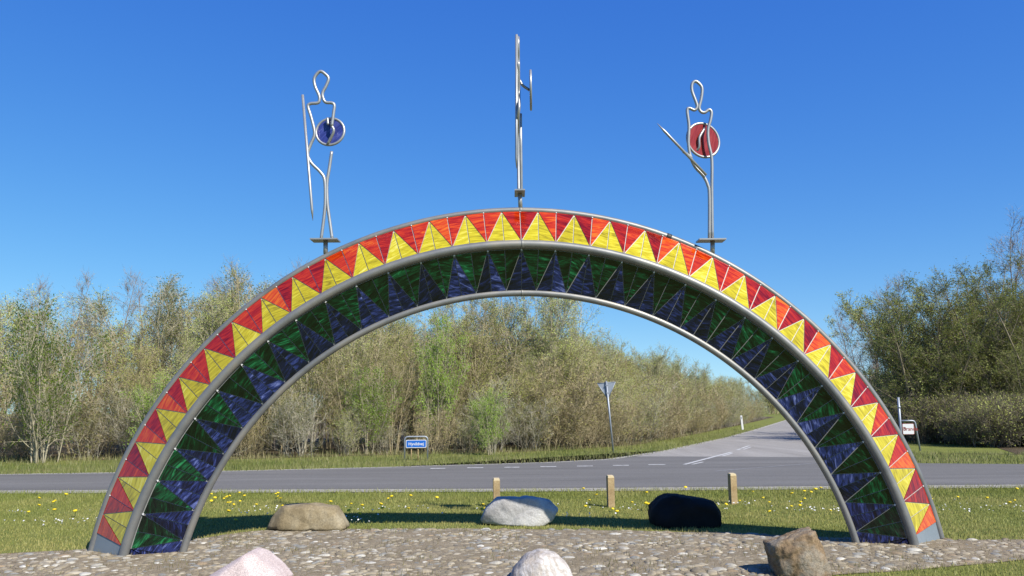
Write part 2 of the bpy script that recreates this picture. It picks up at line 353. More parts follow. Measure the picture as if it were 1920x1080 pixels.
# ------------------------------------------------------------------ the arch
AX, AY, PSI, ZC, SQ = 0.0987, 9.4, 0.0316, -0.883, 0.9733
U = Vector((math.cos(PSI), math.sin(PSI), 0)); NV = Vector((-math.sin(PSI), math.cos(PSI), 0))
RO, RM, RI, DM, DI = 4.780 - 0.036, 4.256, 3.721, 0.376, 0.203
def AP(t, rad, dep): return Vector((AX, AY, 0)) + U * (rad * math.cos(t)) - NV * dep + Vector((0, 0, ZC + rad * SQ * math.sin(t)))
def PO(t): return AP(t, RO, 0)
def PM(t): return AP(t, RM, DM)
def PI_(t): return AP(t, RI, DI)
arch = empty('glass_arch', (AX, AY, 0)); tag(arch, 'large steel arch clad in red, yellow, green and blue glass triangles', 'arch')
def child(name, me): 
    o = link(name, me, arch); o.matrix_parent_inverse = Matrix.Translation((-AX, -AY, 0)); return o
def adopt(o): o.parent = arch; o.matrix_parent_inverse = Matrix.Translation((-AX, -AY, 0)); return o
def arc(fn, t0, t1, n=110): return [fn(t0 + (t1 - t0) * i / n) for i in range(n + 1)]
adopt(tube('outer_tube', arc(PO, R(7.5), R(172.5)), 0.038, M['steel_arch'], sides=14))
adopt(tube('front_tube', arc(PM, R(8.5), R(171.5)), 0.050, M['steel_arch'], sides=16))
adopt(tube('inner_tube', arc(PI_, R(9.5), R(170.5)), 0.037, M['steel_arch'], sides=14))
TB, NMOD = R(13.2), 15
def face_sheet(name, A, B, off, t0, t1, mat, n=90):
    V, Fc = [], []
    for i in range(n + 1):
        t = t0 + (t1 - t0) * i / n; a, b = A(t), B(t); tg = (A(t + 0.01) - A(t - 0.01)).normalized()
        nn = tg.cross((b - a).normalized()).normalized() * off
        V += [a + nn, b + nn]
    for i in range(n): Fc.append((2*i, 2*i+2, 2*i+3, 2*i+1))
    return child(name, mesh(name, V, Fc, mat))
sgn_front = 1.0
def outward(A, B, t, want):                 # unit normal of the strip on the side facing 'want'
    tg = (A(t + 0.01) - A(t - 0.01)).normalized(); n = tg.cross((B(t) - A(t)).normalized()).normalized()
    return n if n.dot(want(t)) > 0 else -n
axis_c = Vector((AX, AY, ZC))
def want_front(t): return -NV
def want_under(t): return (axis_c - PM(t)).normalized() - NV * 0.5
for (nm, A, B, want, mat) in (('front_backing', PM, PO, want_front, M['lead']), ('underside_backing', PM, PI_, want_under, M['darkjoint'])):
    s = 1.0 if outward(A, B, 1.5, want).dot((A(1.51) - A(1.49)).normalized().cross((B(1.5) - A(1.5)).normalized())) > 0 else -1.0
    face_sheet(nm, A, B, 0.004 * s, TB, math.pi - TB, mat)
face_sheet('back_sheet', PO, PI_, 0.0, R(10), R(170), M['plate'])
def pane(name, tri, nrm, mat, uvs, th=0.009, gap=0.0048):
    a, b, c = tri; la, lb, lc = (b - c).length, (c - a).length, (a - b).length; per = la + lb + lc
    inc = (a * la + b * lb + c * lc) / per; inr = (b - a).cross(c - a).length / per
    k = gap / inr; P = [p + (inc - p) * k for p in tri]
    if (P[1] - P[0]).cross(P[2] - P[0]).dot(nrm) < 0: P = [P[0], P[2], P[1]]; uvs = [uvs[0], uvs[2], uvs[1]]
    lo, hi = nrm * 0.005, nrm * (0.005 + th)
    me = mesh(name, [p + hi for p in P] + [p + lo for p in P], [(0, 1, 2), (0, 3, 4, 1), (1, 4, 5, 2), (2, 5, 3, 0)], mat)
    uvl = me.uv_layers.new(name='UVMap'); idx = [0, 1, 2, 0, 0, 1, 1, 1, 1, 2, 2, 2, 2, 0, 0]
    for d, i in zip(uvl.data, idx): d.uv = uvs[i]
    return child(name, me)
def clad(A, B, want, cen, side, va, vb):
    dt = (math.pi - 2 * TB) / (2 * NMOD); L = (B(1.5) - A(1.5)).length
    for i in range(2 * NMOD):
        t0 = TB + i * dt; t1 = t0 + dt; tm = (t0 + t1) / 2; n = outward(A, B, tm, want)
        def P(t, v): return A(t) + (B(t) - A(t)) * v
        def Q(t, v): return (t * 4.3, v * L)
        for tri, mat in (((( t0, va), (tm, va), (tm, vb)), cen), (((tm, va), (t1, va), (tm, vb)), cen),
                         (((t0, va), (tm, vb), (t0, vb)), side), (((t1, va), (t1, vb), (tm, vb)), side)):
            pane('glass_pane', [P(*c) for c in tri], n, M[mat], [Q(*c) for c in tri])
clad(PM, PO, want_front, 'yellow', 'red', 0.070, 0.950)
clad(PM, PI_, want_under, 'green', 'blue', 0.095, 0.940)
for sg in (0, 1):
    f_ = lambda t: t if sg == 0 else math.pi - t
    def P(t, v): return PM(f_(t)).lerp(PI_(f_(t)), v)
    n = outward(PM, PI_, f_(TB - 0.01), want_under)
    for tri in (((TB, 0.095), (TB, 0.94), (TB - 0.045, 0.94)), ((TB, 0.095), (TB - 0.045, 0.94), (TB - 0.045, 0.095))):
        pane('glass_pane', [P(*c) for c in tri], n, M['blue'], [(t * 4.3, v * 0.57) for t, v in tri])
# foot plates under the last front panes, weld seam, clips, black band
for t0, t1 in ((R(8.2), TB), (math.pi - TB, math.pi - R(8.2))):
    n = outward(PM, PO, (t0 + t1) / 2, want_front) * 0.008
    q = [PM(t0).lerp(PO(t0), 0.05) + n, PM(t1).lerp(PO(t1), 0.05) + n, PM(t1).lerp(PO(t1), 0.95) + n, PM(t0).lerp(PO(t0), 0.95) + n]
    b_ = [p - n * 1.5 for p in q]
    child('foot_plate', mesh('foot_plate', q + b_, [(0, 1, 2, 3), (7, 6, 5, 4), (0, 4, 5, 1), (1, 5, 6, 2), (2, 6, 7, 3), (3, 7, 4, 0)], M['plate']))
for i in range(1, 2 * NMOD):
    t = TB + i * (math.pi - 2 * TB) / (2 * NMOD)
    for A, B, want, v, s in ((PM, PO, want_front, 0.955, 0.018), (PM, PI_, want_under, 0.10, 0.012)):
        n = outward(A, B, t, want); tg = (A(t + .01) - A(t - .01)).normalized(); rd = (B(t) - A(t)).normalized()
        c = A(t) + (B(t) - A(t)) * v + n * 0.016
        P = [c - tg*s + rd*s*0.7, c + tg*s + rd*s*0.7, c - rd*s*1.1]
        if (P[1]-P[0]).cross(P[2]-P[0]).dot(n) < 0: P = P[::-1]
        child('clip', mesh('clip', [p + n*0.004 for p in P] + [p - n*0.006 for p in P], [(0, 1, 2), (0, 3, 4, 1), (1, 4, 5, 2), (2, 5, 3, 0)], M['white']))
for fn, r in ((PO, 0.0405), (PM, 0.0525), (PI_, 0.0395)):
    adopt(tube('weld_collar', arc(fn, R(89.75), R(90.05), 3), r, M['steel_arch'], sides=14))
tb = math.acos((1252 - 977) / 1535 * 9.5 / RO * 1.015)
adopt(tube('clamp_band', arc(PO, tb - 0.006, tb + 0.006, 3), 0.041, M['black'], sides=14))

# ------------------------------------------------------------------ pipe warriors on top
def on_plane(px, py, off=0.0):              # pixel -> point in the plane of the outer tube
    r = ray(px, py); p0 = Vector((AX, AY + off, 0)) - Vector((0, 0, CH)); t = p0.dot(NV) / r.dot(NV)
    return r * t + Vector((0, 0, CH))
def disc(name, c, nrm, rx, mat, parent, th=0.012):
    n = Vector(nrm).normalized(); a = n.orthogonal().normalized(); b = n.cross(a); K = 40
    ring = [c + (a * math.cos(2*math.pi*k/K) + b * math.sin(2*math.pi*k/K)) * rx for k in range(K)]
    V = [p + n*th/2 for p in ring] + [p - n*th/2 for p in ring]
    Fc = [tuple(range(K)), tuple(range(2*K-1, K-1, -1))] + [(k, K+k, K+(k+1) % K, (k+1) % K) for k in range(K)]
    me = mesh(name, V, Fc, mat); uvl = me.uv_layers.new(name='UVMap')
    for p in me.polygons:
        for li in p.loop_indices:
            v = me.vertices[me.loops[li].vertex_index].co - c; uvl.data[li].uv = (v.dot(a), v.dot(b))
    return link(name, me, parent), ring
def warrior(name, label, main, leg2, arm, grip, spear, sh, plate, post_px, shmat):
    base = on_plane(*post_px[1]); e = empty(name, base); tag(e, label, 'sculpture', 'pipe warriors on top of the arch')
    inv = Matrix.Translation(-base)
    def ad(o): o.parent = e; o.matrix_parent_inverse = inv; return o
    ad(tube('body_outline', catmull([on_plane(*p) for p in main], 6), 0.0185, M['steel']))
    if leg2: ad(tube('leg', catmull([on_plane(*p) for p in leg2], 6), 0.0185, M['steel']))
    if arm: ad(tube('forearm', catmull([on_plane(*p, q) for p, q in arm], 5), 0.017, M['steel']))
    if grip: ad(tube('shield_grip', catmull([on_plane(*p, q) for p, q in grip], 5), 0.015, M['steel']))
    pts = [on_plane(*p, q) for p, q in spear]; rs = [0.016] * len(pts)
    d = (pts[-1] - pts[0]).normalized(); pts += [pts[-1] + d * 0.13]; rs += [0.002]
    ad(tube('spear', pts, rs, M['steel']))
    c = on_plane(*sh[0], 0.075); s = ad(disc('shield', c, sh[2], sh[1], M[shmat], None)[0])
    ring = disc('x', c, sh[2], sh[1], M[shmat], None); bpy.data.objects.remove(ring[0])
    rim = tube('rim', ring[1] + ring[1][:2], 0.016, M['steel'], cap=False); rim.parent = s; rim.matrix_parent_inverse = Matrix.Identity(4)
    pc = on_plane(*plate); o = box('base_plate', pc.x - 0.155, pc.x + 0.155, pc.y - 0.10, pc.y + 0.10, pc.z - 0.008, pc.z + 0.008, M['steel']); ad(o)
    ad(tube('post', [on_plane(*post_px[0]), on_plane(*post_px[1])], 0.026, M['steel']))
    return e
warrior('pipe_warrior', 'grey pipe warrior with round blue shield, spear held point down', 
    [(602, 449), (607.8, 403.7), (610, 374), (608.5, 337), (600, 322), (583.7, 305.5), (577, 289), (582, 272), (589, 255.5), (589, 242.6), (583, 218.5), (577.5, 200), (582, 194.4), (595.5, 193), (599, 187), (597.8, 178), (590.5, 161), (589.6, 146), (600, 134), (611, 140), (616, 148), (611.5, 161), (605, 174), (606, 185), (611, 192), (622.6, 193.2), (627, 198), (625.5, 211), (622, 237)],
    [(623, 449), (617.8, 411), (614, 381.5), (613, 344), (617, 318.5), (622, 284)],
    [((622, 236), 0.0), ((625.5, 247), 0.0), ((614, 271), 0.05)], [((614, 221), 0.04), ((615, 234), 0.03)],
    [((567.4, 178), -0.04), ((585, 393), -0.04)], ((619, 247), 0.168, (-0.06, -1, 0.10)), (610, 450.5), ((610.5, 452), (610.5, 476)), 'shield_blue')
warrior('pipe_warrior', 'grey pipe warrior with round red shield, spear raised aslant',
    [(1330, 449), (1330, 367), (1326.8, 346), (1318, 329), (1302.8, 312), (1294, 291), (1290.8, 267), (1291.8, 236.5), (1288.5, 208), (1292.5, 203), (1302, 206.5), (1307, 200.5), (1304.5, 190), (1297.7, 171), (1297.7, 158), (1304, 152.5), (1313, 159), (1316.5, 168), (1314.8, 185), (1311, 202), (1314.8, 209.8), (1321.7, 210.8), (1329.5, 205.7), (1334, 211), (1332, 226), (1327.5, 243), (1328.5, 267), (1333.6, 291), (1335, 312), (1334.7, 360), (1335.7, 449)],
    None, [((1281, 284), -0.03), ((1289, 290), -0.02), ((1297, 296), 0.0)], [((1301, 285), 0.07), ((1310.5, 277), 0.03), ((1311.5, 258), 0.02), ((1321, 241), 0.05)],
    [((1324.4, 328.5), -0.045), ((1246, 246), -0.045)], ((1318.5, 263), 0.212, (0.30, -1, 0.05)), (1333, 451), ((1336, 452), (1336, 475)), 'shield_red')
# the middle warrior stands side-on: its outline lies in the depth direction
post_t = on_plane(976, 387); e = empty('pipe_warrior', post_t); tag(e, 'grey pipe warrior standing side-on above the crown, shield edge-on', 'sculpture', 'pipe warriors on top of the arch')
inv = Matrix.Translation(-post_t)
def ad(o): o.parent = e; o.matrix_parent_inverse = inv; return o
feet = on_plane(974.5, 361); head = on_plane(971.5, 72); SC = (head.z - feet.z) / (449 - 134)
lf = [(602, 449), (607.8, 403.7), (610, 374), (608.5, 337), (600, 322), (583.7, 305.5), (577, 289), (582, 272), (589, 255.5), (589, 242.6), (583, 218.5), (577.5, 200), (582, 194.4), (595.5, 193), (599, 187), (597.8, 178), (590.5, 161), (589.6, 146), (600, 134), (611, 140), (616, 148), (611.5, 161), (605, 174), (606, 185), (611, 192), (622.6, 193.2), (627, 198), (625.5, 211), (623, 240), (619, 270)]
def side(px, py, dx=0.0):
    k = (449 - py) / 315; return Vector((feet.x + (head.x - feet.x) * k + dx, feet.y + (px - 604) * SC, feet.z + (449 - py) * SC))
ad(tube('body_outline', catmull([side(x, y, -0.012 if y > 300 else 0.0) for x, y in lf], 6), 0.0185, M['steel']))
ad(tube('leg', catmull([side(x, y, 0.02) for x, y in ((623, 449), (617.8, 411), (614, 381.5), (613, 344), (617, 318.5), (622, 284))], 6), 0.0185, M['steel']))
ad(tube('spear', [side(575, 140, -0.02), side(590, 385, -0.035), side(592, 405, -0.036)], [0.016, 0.016, 0.002], M['steel']))
c = on_plane(995, 172.5); c.y = feet.y - 0.05
s, ring = disc('shield', c, (1, -0.023, 0.0), 0.225, M['shield_blue'], None); ad(s)
rim = tube('rim', ring + ring[:2], 0.0145, M['steel'], cap=False); rim.parent = s
ad(tube('forearm', catmull([on_plane(974, 150, -0.05), on_plane(980, 160, -0.05), on_plane(993, 169, -0.05)], 4), 0.016, M['steel']))
ad(box('base_plate', feet.x - 0.06, feet.x + 0.06, feet.y - 0.155, feet.y + 0.155, feet.z - 0.014, feet.z + 0.002, M['steel']))
ad(tube('post', [feet, post_t - Vector((0, 0, 0.03))], 0.026, M['steel']))

# ------------------------------------------------------------------ boulders
def rock_mat(name, stops, scale, fine, bs=0.5, bscale=14, bands=None):
    m, t, b = new_mat(name); tc = N(t, 'ShaderNodeTexCoord')
    n = N(t, 'ShaderNodeTexNoise', Scale=scale, Detail=9, Roughness=0.62, Distortion=0.4); t.links.new(tc.outputs['Object'], n.inputs['Vector'])
    c = ramp(t, n.outputs[0], stops).outputs[0]
    f = N(t, 'ShaderNodeTexNoise', Scale=fine[0], Detail=4, Roughness=0.75); t.links.new(tc.outputs['Object'], f.inputs['Vector'])
    c = mixc(t, fine[1], c, ramp(t, f.outputs[0], [(0.35, (0.2,)*3), (0.65, (0.8,)*3)]).outputs[0], 'OVERLAY')
    if bands:
        wv = N(t, 'ShaderNodeTexWave', Scale=bands[0], Distortion=9.0, Detail=4); wv.inputs['Detail Scale'].default_value = 1.6
        mp = N(t, 'ShaderNodeMapping'); mp.inputs['Rotation'].default_value = (0.2, 0.5, 0.3); t.links.new(tc.outputs['Object'], mp.inputs[0]); t.links.new(mp.outputs[0], wv.inputs[0])
        c = mixc(t, ramp(t, wv.outputs[0], [(0.55, (0,)*3), (0.8, (bands[2],)*3)]).outputs[0], c, bands[1])
    t.links.new(c, b.inputs['Base Color']); b.inputs['Roughness'].default_value = 0.85; b.inputs['Specular IOR Level'].default_value = 0.2
    h = N(t, 'ShaderNodeTexNoise', Scale=bscale, Detail=10, Roughness=0.68); t.links.new(tc.outputs['Object'], h.inputs['Vector']); bump(t, b, h.outputs[0], bs, 0.03)
    return m
bm = bmesh.new(); bmesh.ops.create_icosphere(bm, subdivisions=5, radius=1); bmesh.ops.triangulate(bm, faces=bm.faces[:])
sv = np.array([v.co[:] for v in bm.verts]); sv /= np.linalg.norm(sv, axis=1)[:, None]; sf = [[v.index for v in f.verts] for f in bm.faces]; bm.free()
def boulder(name, label, outline, base_y, depth, mat, seed, sharp=14, rough=0.03, extra=(), lean=0.15, facets=7):
    # outline: silhouette pixels; the rock stands where base_y meets the ground
    cx = sum(p[0] for p in outline) / len(outline); g = G(cx, base_y, 0.0)
    z0 = ground_z(g.x, g.y); g = G(cx, base_y, z0); sc_ = g.y * 1.0 / F / math.cos(PITCH) * (math.cos(PITCH) + (z0 + 0.3 - CH) / g.y * math.sin(PITCH))
    Yc = g.y + depth * 0.45; pts = []
    for px, py in outline: rr_ = ray(px, py); k_ = Yc / rr_.y; pts.append((rr_.x * k_ - g.x, rr_.z * k_ + CH - z0))
    zc = sum(p[1] for p in pts) / len(pts); pl = []; n_ = len(pts); rs = random.Random(seed)
    area = sum(pts[i][0]*pts[(i+1) % n_][1] - pts[(i+1) % n_][0]*pts[i][1] for i in range(n_)); sg = 1 if area > 0 else -1
    for i in range(n_):
        a, b = pts[i], pts[(i+1) % n_]; nx, nz = (b[1]-a[1])*sg, -(b[0]-a[0])*sg; L = math.hypot(nx, nz); nx, nz = nx/L, nz/L
        d = nx*a[0] + nz*(a[1]-zc)
        if d < 0.02: continue
        for ty in ((0.0,) if nz < -0.7 else (-0.45, 0.0, 0.45)):
            ty2 = ty * rs.uniform(0.6, 1.4); v = np.array([nx, ty2, nz]); l = np.linalg.norm(v); pl.append((v/l, (d + abs(ty2)*depth*rs.uniform(0.45, 0.7))/l))
    hz = max(p[1] for p in pts) - zc
    for nn, d in (((0, -1, lean), depth*0.95), ((0, 1, lean), depth*0.95), ((0, 0, -1), zc + 0.12)): 
        v = np.array(nn, float); pl.append((v/np.linalg.norm(v), d))
    for nn, d in extra: v = np.array(nn, float); pl.append((v/np.linalg.norm(v), d))
    def radii():
        acc = np.zeros(len(sv))
        for v, d in pl: acc += np.clip(sv @ v / max(d, 0.02), 0, None) ** sharp
        return acc ** (-1 / sharp)
    hull = sv * radii()[:, None]
    for _ in range(facets):
        v = np.array([rs.gauss(0, 0.7), -1.0, rs.gauss(0, 0.5) + 0.35]); v /= np.linalg.norm(v); pl.append((v, (hull @ v).max() * rs.uniform(0.80, 0.93)))
    r = radii(); P = sv * r[:, None]; S = max(np.ptp(P[:, 0]), 0.3)
    for i in range(len(P)):
        q = Vector(P[i] / S); k = noise.fractal(q * 3.1 + Vector((seed, 0, 0)), 1.0, 2.0, 5) * rough * 0.7 * S - (1 - abs(noise.noise(q * 4.3 + Vector((0, 0, seed))))) ** 6 * rough * 0.5 * S + abs(noise.noise(q * 7 + Vector((0, seed, 0)))) * rough * 0.5 * S
        P[i] += sv[i] * k
    P[:, 2] += zc
    o = link(name, mesh(name, P.tolist(), sf, mat, True)); o.location = (g.x, g.y + depth * 0.45, z0); tag(o, label, 'boulder', 'boulders round the arch'); return o
boulder('boulder', 'olive brown flat-topped boulder behind the left foot of the arch', [(503, 990), (515, 962), (538, 940), (580, 944), (627, 941), (642, 965), (654, 990)], 993, 0.22,
    rock_mat('brown_boulder', [(0.3, (0.147, 0.1155, 0.0665)), (0.5, (0.21, 0.1715, 0.105)), (0.7, (0.266, 0.231, 0.161))], 4, (40, 0.35), 0.4), 3, sharp=110, rough=0.022, facets=5)
boulder('boulder', 'pale grey angular boulder in front of a wooden post', [(900, 975), (910, 952), (932, 932), (990, 930), (1030, 938), (1048, 955), (1032, 977), (1015, 984), (905, 981)], 985, 0.19,
    rock_mat('pale_granite', [(0.32, (0.21, 0.203, 0.196)), (0.5, (0.364, 0.357, 0.343)), (0.7, (0.448, 0.441, 0.42))], 3, (60, 0.3), 0.5), 8, sharp=110, rough=0.02, facets=8, extra=(((-0.35, -1, -0.5), 0.27),))
boulder('boulder', 'black rounded boulder on the grass edge', [(1217, 975), (1218, 952), (1236, 932), (1262, 924), (1300, 931), (1330, 934), (1347, 955), (1349, 978), (1335, 988), (1225, 985)], 987, 0.33,
    rock_mat('black_boulder', [(0.3, (0.0056, 0.0056, 0.0056)), (0.7, (0.0112, 0.0112, 0.0112))], 4, (30, 0.2), 0.15), 15, sharp=28, rough=0.035, facets=4)
boulder('boulder', 'rough brown upright boulder by the front edge of the cobbles', [(1452, 1078), (1440, 1035), (1440, 1012), (1475, 1003), (1500, 992), (1527, 990), (1533, 1015), (1548, 1045), (1553, 1078)], 1082, 0.22,
    rock_mat('rough_brown_boulder', [(0.3, (0.091, 0.0665, 0.042)), (0.45, (0.189, 0.133, 0.077)), (0.6, (0.21, 0.1855, 0.147)), (0.75, (0.252, 0.175, 0.091))], 5, (35, 0.45), 0.9), 22, sharp=80, rough=0.05, facets=8)
boulder('boulder', 'pink speckled granite boulder with a pointed top', [(388, 1092), (400, 1075), (474, 1031), (486, 1033), (525, 1066), (545, 1092)], 1095, 0.30,
    rock_mat('pink_granite', [(0.3, (0.364, 0.294, 0.28)), (0.7, (0.462, 0.399, 0.385))], 4, (130, 0.75), 0.25, 60), 31, sharp=120, rough=0.010, lean=0.5, facets=0)
boulder('boulder', 'streaky white and brown gneiss boulder with rounded top', [(955, 1092), (962, 1066), (985, 1042), (1012, 1031), (1040, 1038), (1066, 1062), (1078, 1092)], 1095, 0.27,
    rock_mat('gneiss', [(0.3, (0.294, 0.252, 0.21)), (0.5, (0.42, 0.392, 0.364)), (0.7, (0.504, 0.49, 0.469))], 5, (50, 0.45), 0.5, bands=(7, (0.252, 0.21, 0.168), 0.45)), 44, sharp=26, rough=0.03, facets=6)

# ------------------------------------------------------------------ wooden posts, signs, marker post
def wooden_post(px, ytop, ybase, label, rz):
    g = G(px, ybase, -0.03); h = (ybase - ytop) * g.y / F * 1.02; e = empty('wooden_post', (g.x, g.y, -0.03)); e.rotation_euler.z = rz
    tag(e, label, 'post', 'wooden posts along the verge'); s = 0.05
    V = [(-s, -s, 0), (s, -s, 0), (s, s, 0), (-s, s, 0), (-s, -s, h-0.035), (s, -s, h-0.035), (s, s, h-0.01), (-s, s, h-0.01)]
    link('shaft', mesh('shaft', V, [(0, 1, 5, 4), (1, 2, 6, 5), (2, 3, 7, 6), (3, 0, 4, 7)], M['wood']), e)
    a = 0.042; V2 = [(-s, -s, h-0.035), (s, -s, h-0.035), (s, s, h-0.01), (-s, s, h-0.01), (-a, -a, h-0.008), (a, -a, h-0.008), (a, a, h+0.002), (-a, a, h+0.002)]
    link('top_cap', mesh('top_cap', V2, [(0, 1, 5, 4), (1, 2, 6, 5), (2, 3, 7, 6), (3, 0, 4, 7), (4, 5, 6, 7)], M['woodtop']), e)
wooden_post(931, 900, 951, 'square wooden post standing behind the pale grey boulder', 0.12)
wooden_post(1145.5, 895, 951, 'square wooden post between the pale and the black boulder', 0.15)
wooden_post(1375, 891, 945, 'square wooden post beyond the black boulder, away from the pale one', 0.2)
def text_mesh(s, size, mat, parent, loc, rot):
    cu = bpy.data.curves.new('lettering', 'FONT'); cu.body = s; cu.size = size; cu.extrude = 0.001; cu.align_x = 'CENTER'; cu.align_y = 'CENTER'; cu.offset = size * 0.012
    tmp = bpy.data.objects.new('tmp', cu); col.objects.link(tmp); dg = bpy.context.evaluated_depsgraph_get()
    me = bpy.data.meshes.new_from_object(tmp.evaluated_get(dg)); bpy.data.objects.remove(tmp); me.materials.clear(); me.materials.append(mat)
    o = link('lettering', me, parent); o.location = loc; o.rotation_euler = rot; return o
def rounded(wd, h, r, y, K=5):
    out = []
    for cx, cz, a0 in ((wd/2-r, h/2-r, 0), (-wd/2+r, h/2-r, 90), (-wd/2+r, -h/2+r, 180), (wd/2-r, -h/2+r, 270)):
        for k in range(K + 1): a = R(a0 + 90 * k / K); out.append((cx + r*math.cos(a), y, cz + r*math.sin(a)))
    return out
def plate(name, wd, h, r, y0, y1, mat, parent, z):
    a = rounded(wd, h, r, y0); b = rounded(wd, h, r, y1); n = len(a)
    me = mesh(name, a + b, [tuple(range(n))] + [tuple(range(2*n-1, n-1, -1))] + [(k, n+k, n+(k+1) % n, (k+1) % n) for k in range(n)], mat)
    o = link(name, me, parent); o.location = (0, 0, z); return o
g = G(780, 863.5, -0.03); k = g.y / F
s1 = empty('street_name_sign', (g.x, g.y, -0.03)); s1.rotation_euler.z = R(7); tag(s1, 'small blue street name sign reading Hyvildvej in a low pipe frame', 'sign')
W, H = 0.68, 0.70
tube('frame', [(-W/2, 0, -0.1), (-W/2, 0, H-0.09)] + [(-W/2+0.09-0.09*math.cos(R(a)), 0, H-0.09+0.09*math.sin(R(a))) for a in (30, 60, 90)] + [(W/2-0.09+0.09*math.sin(R(a)), 0, H-0.09+0.09*math.cos(R(a))) for a in (0, 30, 60)] + [(W/2, 0, H-0.09), (W/2, 0, -0.1)], 0.023, M['signback'], s1)
sp = plate('sign_plate', 0.61, 0.235, 0.035, -0.012, 0.006, M['white'], s1, 0.49)
f = plate('blue_face', 0.575, 0.20, 0.025, -0.0145, -0.0125, M['signblue'], sp, 0); text_mesh('Hyvildvej', 0.125, M['white'], sp, (0, -0.0165, -0.005), (R(90), 0, 0))
for dx in (-0.14, 0.06): tube('support_stake', [(dx, 0.05, -0.1), (dx, 0.03, 0.45)], 0.016, M['wood'], s1, sides=6)
g = G(1150, 849.5, -0.03); s2 = empty('give_way_sign', (g.x, g.y, -0.03)); s2.rotation_euler = (0, R(-4.2), 0)
tag(s2, 'triangular road sign seen from its bare back on a tall leaning pole', 'sign')
HT = 131 * g.y / F
tube('pole', [(0, 0, -0.2), (0, 0, HT + 0.02)], 0.032, M['signback'], s2)
T = [(-0.31, HT - 0.03), (0.31, HT - 0.03), (0, HT - 0.60)]
def tri_plate(name, T, y0, y1, mat, par):
    V = [(x, y0, z) for x, z in T] + [(x, y1, z) for x, z in T]
    return link(name, mesh(name, V, [(2, 1, 0), (3, 4, 5), (0, 1, 4, 3), (1, 2, 5, 4), (2, 0, 3, 5)], mat), par)
tp = tri_plate('sign_plate', T, 0.045, 0.055, M['signback'], s2)
for i in range(3):
    a, b = T[i], T[(i+1) % 3]; tube('edge_flange', [(a[0], 0.04, a[1]), (b[0], 0.04, b[1])], 0.012, M['signback'], tp, sides=6)
for zz in (HT - 0.12, HT - 0.38): box('bracket', -0.05, 0.05, -0.036, 0.05, zz - 0.015, zz + 0.015, M['signback'], s2)
g = G(1726, 845.5, -0.03); ga = G(1689, 845.5, -0.03); s3 = empty('direction_sign', ((g.x + ga.x)/2, g.y, -0.03)); tag(s3, 'small white direction sign reading Brande in a pipe frame by the hedge', 'sign')
hw = (g.x - ga.x) / 2; kk = g.y / F; H3 = 55 * kk; HP = 98 * kk
tube('pole', [(-hw, 0, -0.2), (-hw, 0, HP)], 0.04, M['signback'], s3)
tube('clamp', [(-hw, 0, HP*0.80), (-hw, 0, HP*0.80 + 0.06)], 0.055, M['signback'], s3)
tube('frame', [(-hw, 0, H3)] + [(hw - 0.22, 0, H3), (hw - 0.15, 0, H3-0.012), (hw - 0.11, 0, H3-0.06)] + [(hw, 0, -0.1)], 0.03, M['signback'], s3)
sp = plate('sign_plate', 2*hw - 0.22, 0.36, 0.03, -0.03, -0.012, M['signred'], s3, H3 - 0.27); sp.location.x = -0.06
plate('white_face', 2*hw - 0.245, 0.335, 0.025, -0.033, -0.0305, M['white'], sp, 0)
text_mesh('9', 0.15, M['signred'], sp, (-hw + 0.19, -0.0355, 0), (R(90), 0, 0)); text_mesh('Brande', 0.17, M['signred'], sp, (0.07, -0.0355, 0), (R(90), 0, 0))
g = G(1392.5, 806, -0.03); s4 = empty('marker_post', (g.x, g.y, -0.03)); tag(s4, 'white roadside marker post on the verge of the side road', 'post'); s4.rotation_euler = (0, R(-4), 0)
box('shaft', -0.07, 0.07, -0.04, 0.04, 0, 0.95, M['white'], s4, 0.012); box('reflector', -0.03, 0.03, -0.046, -0.041, 0.72, 0.86, M['signback'], s4)

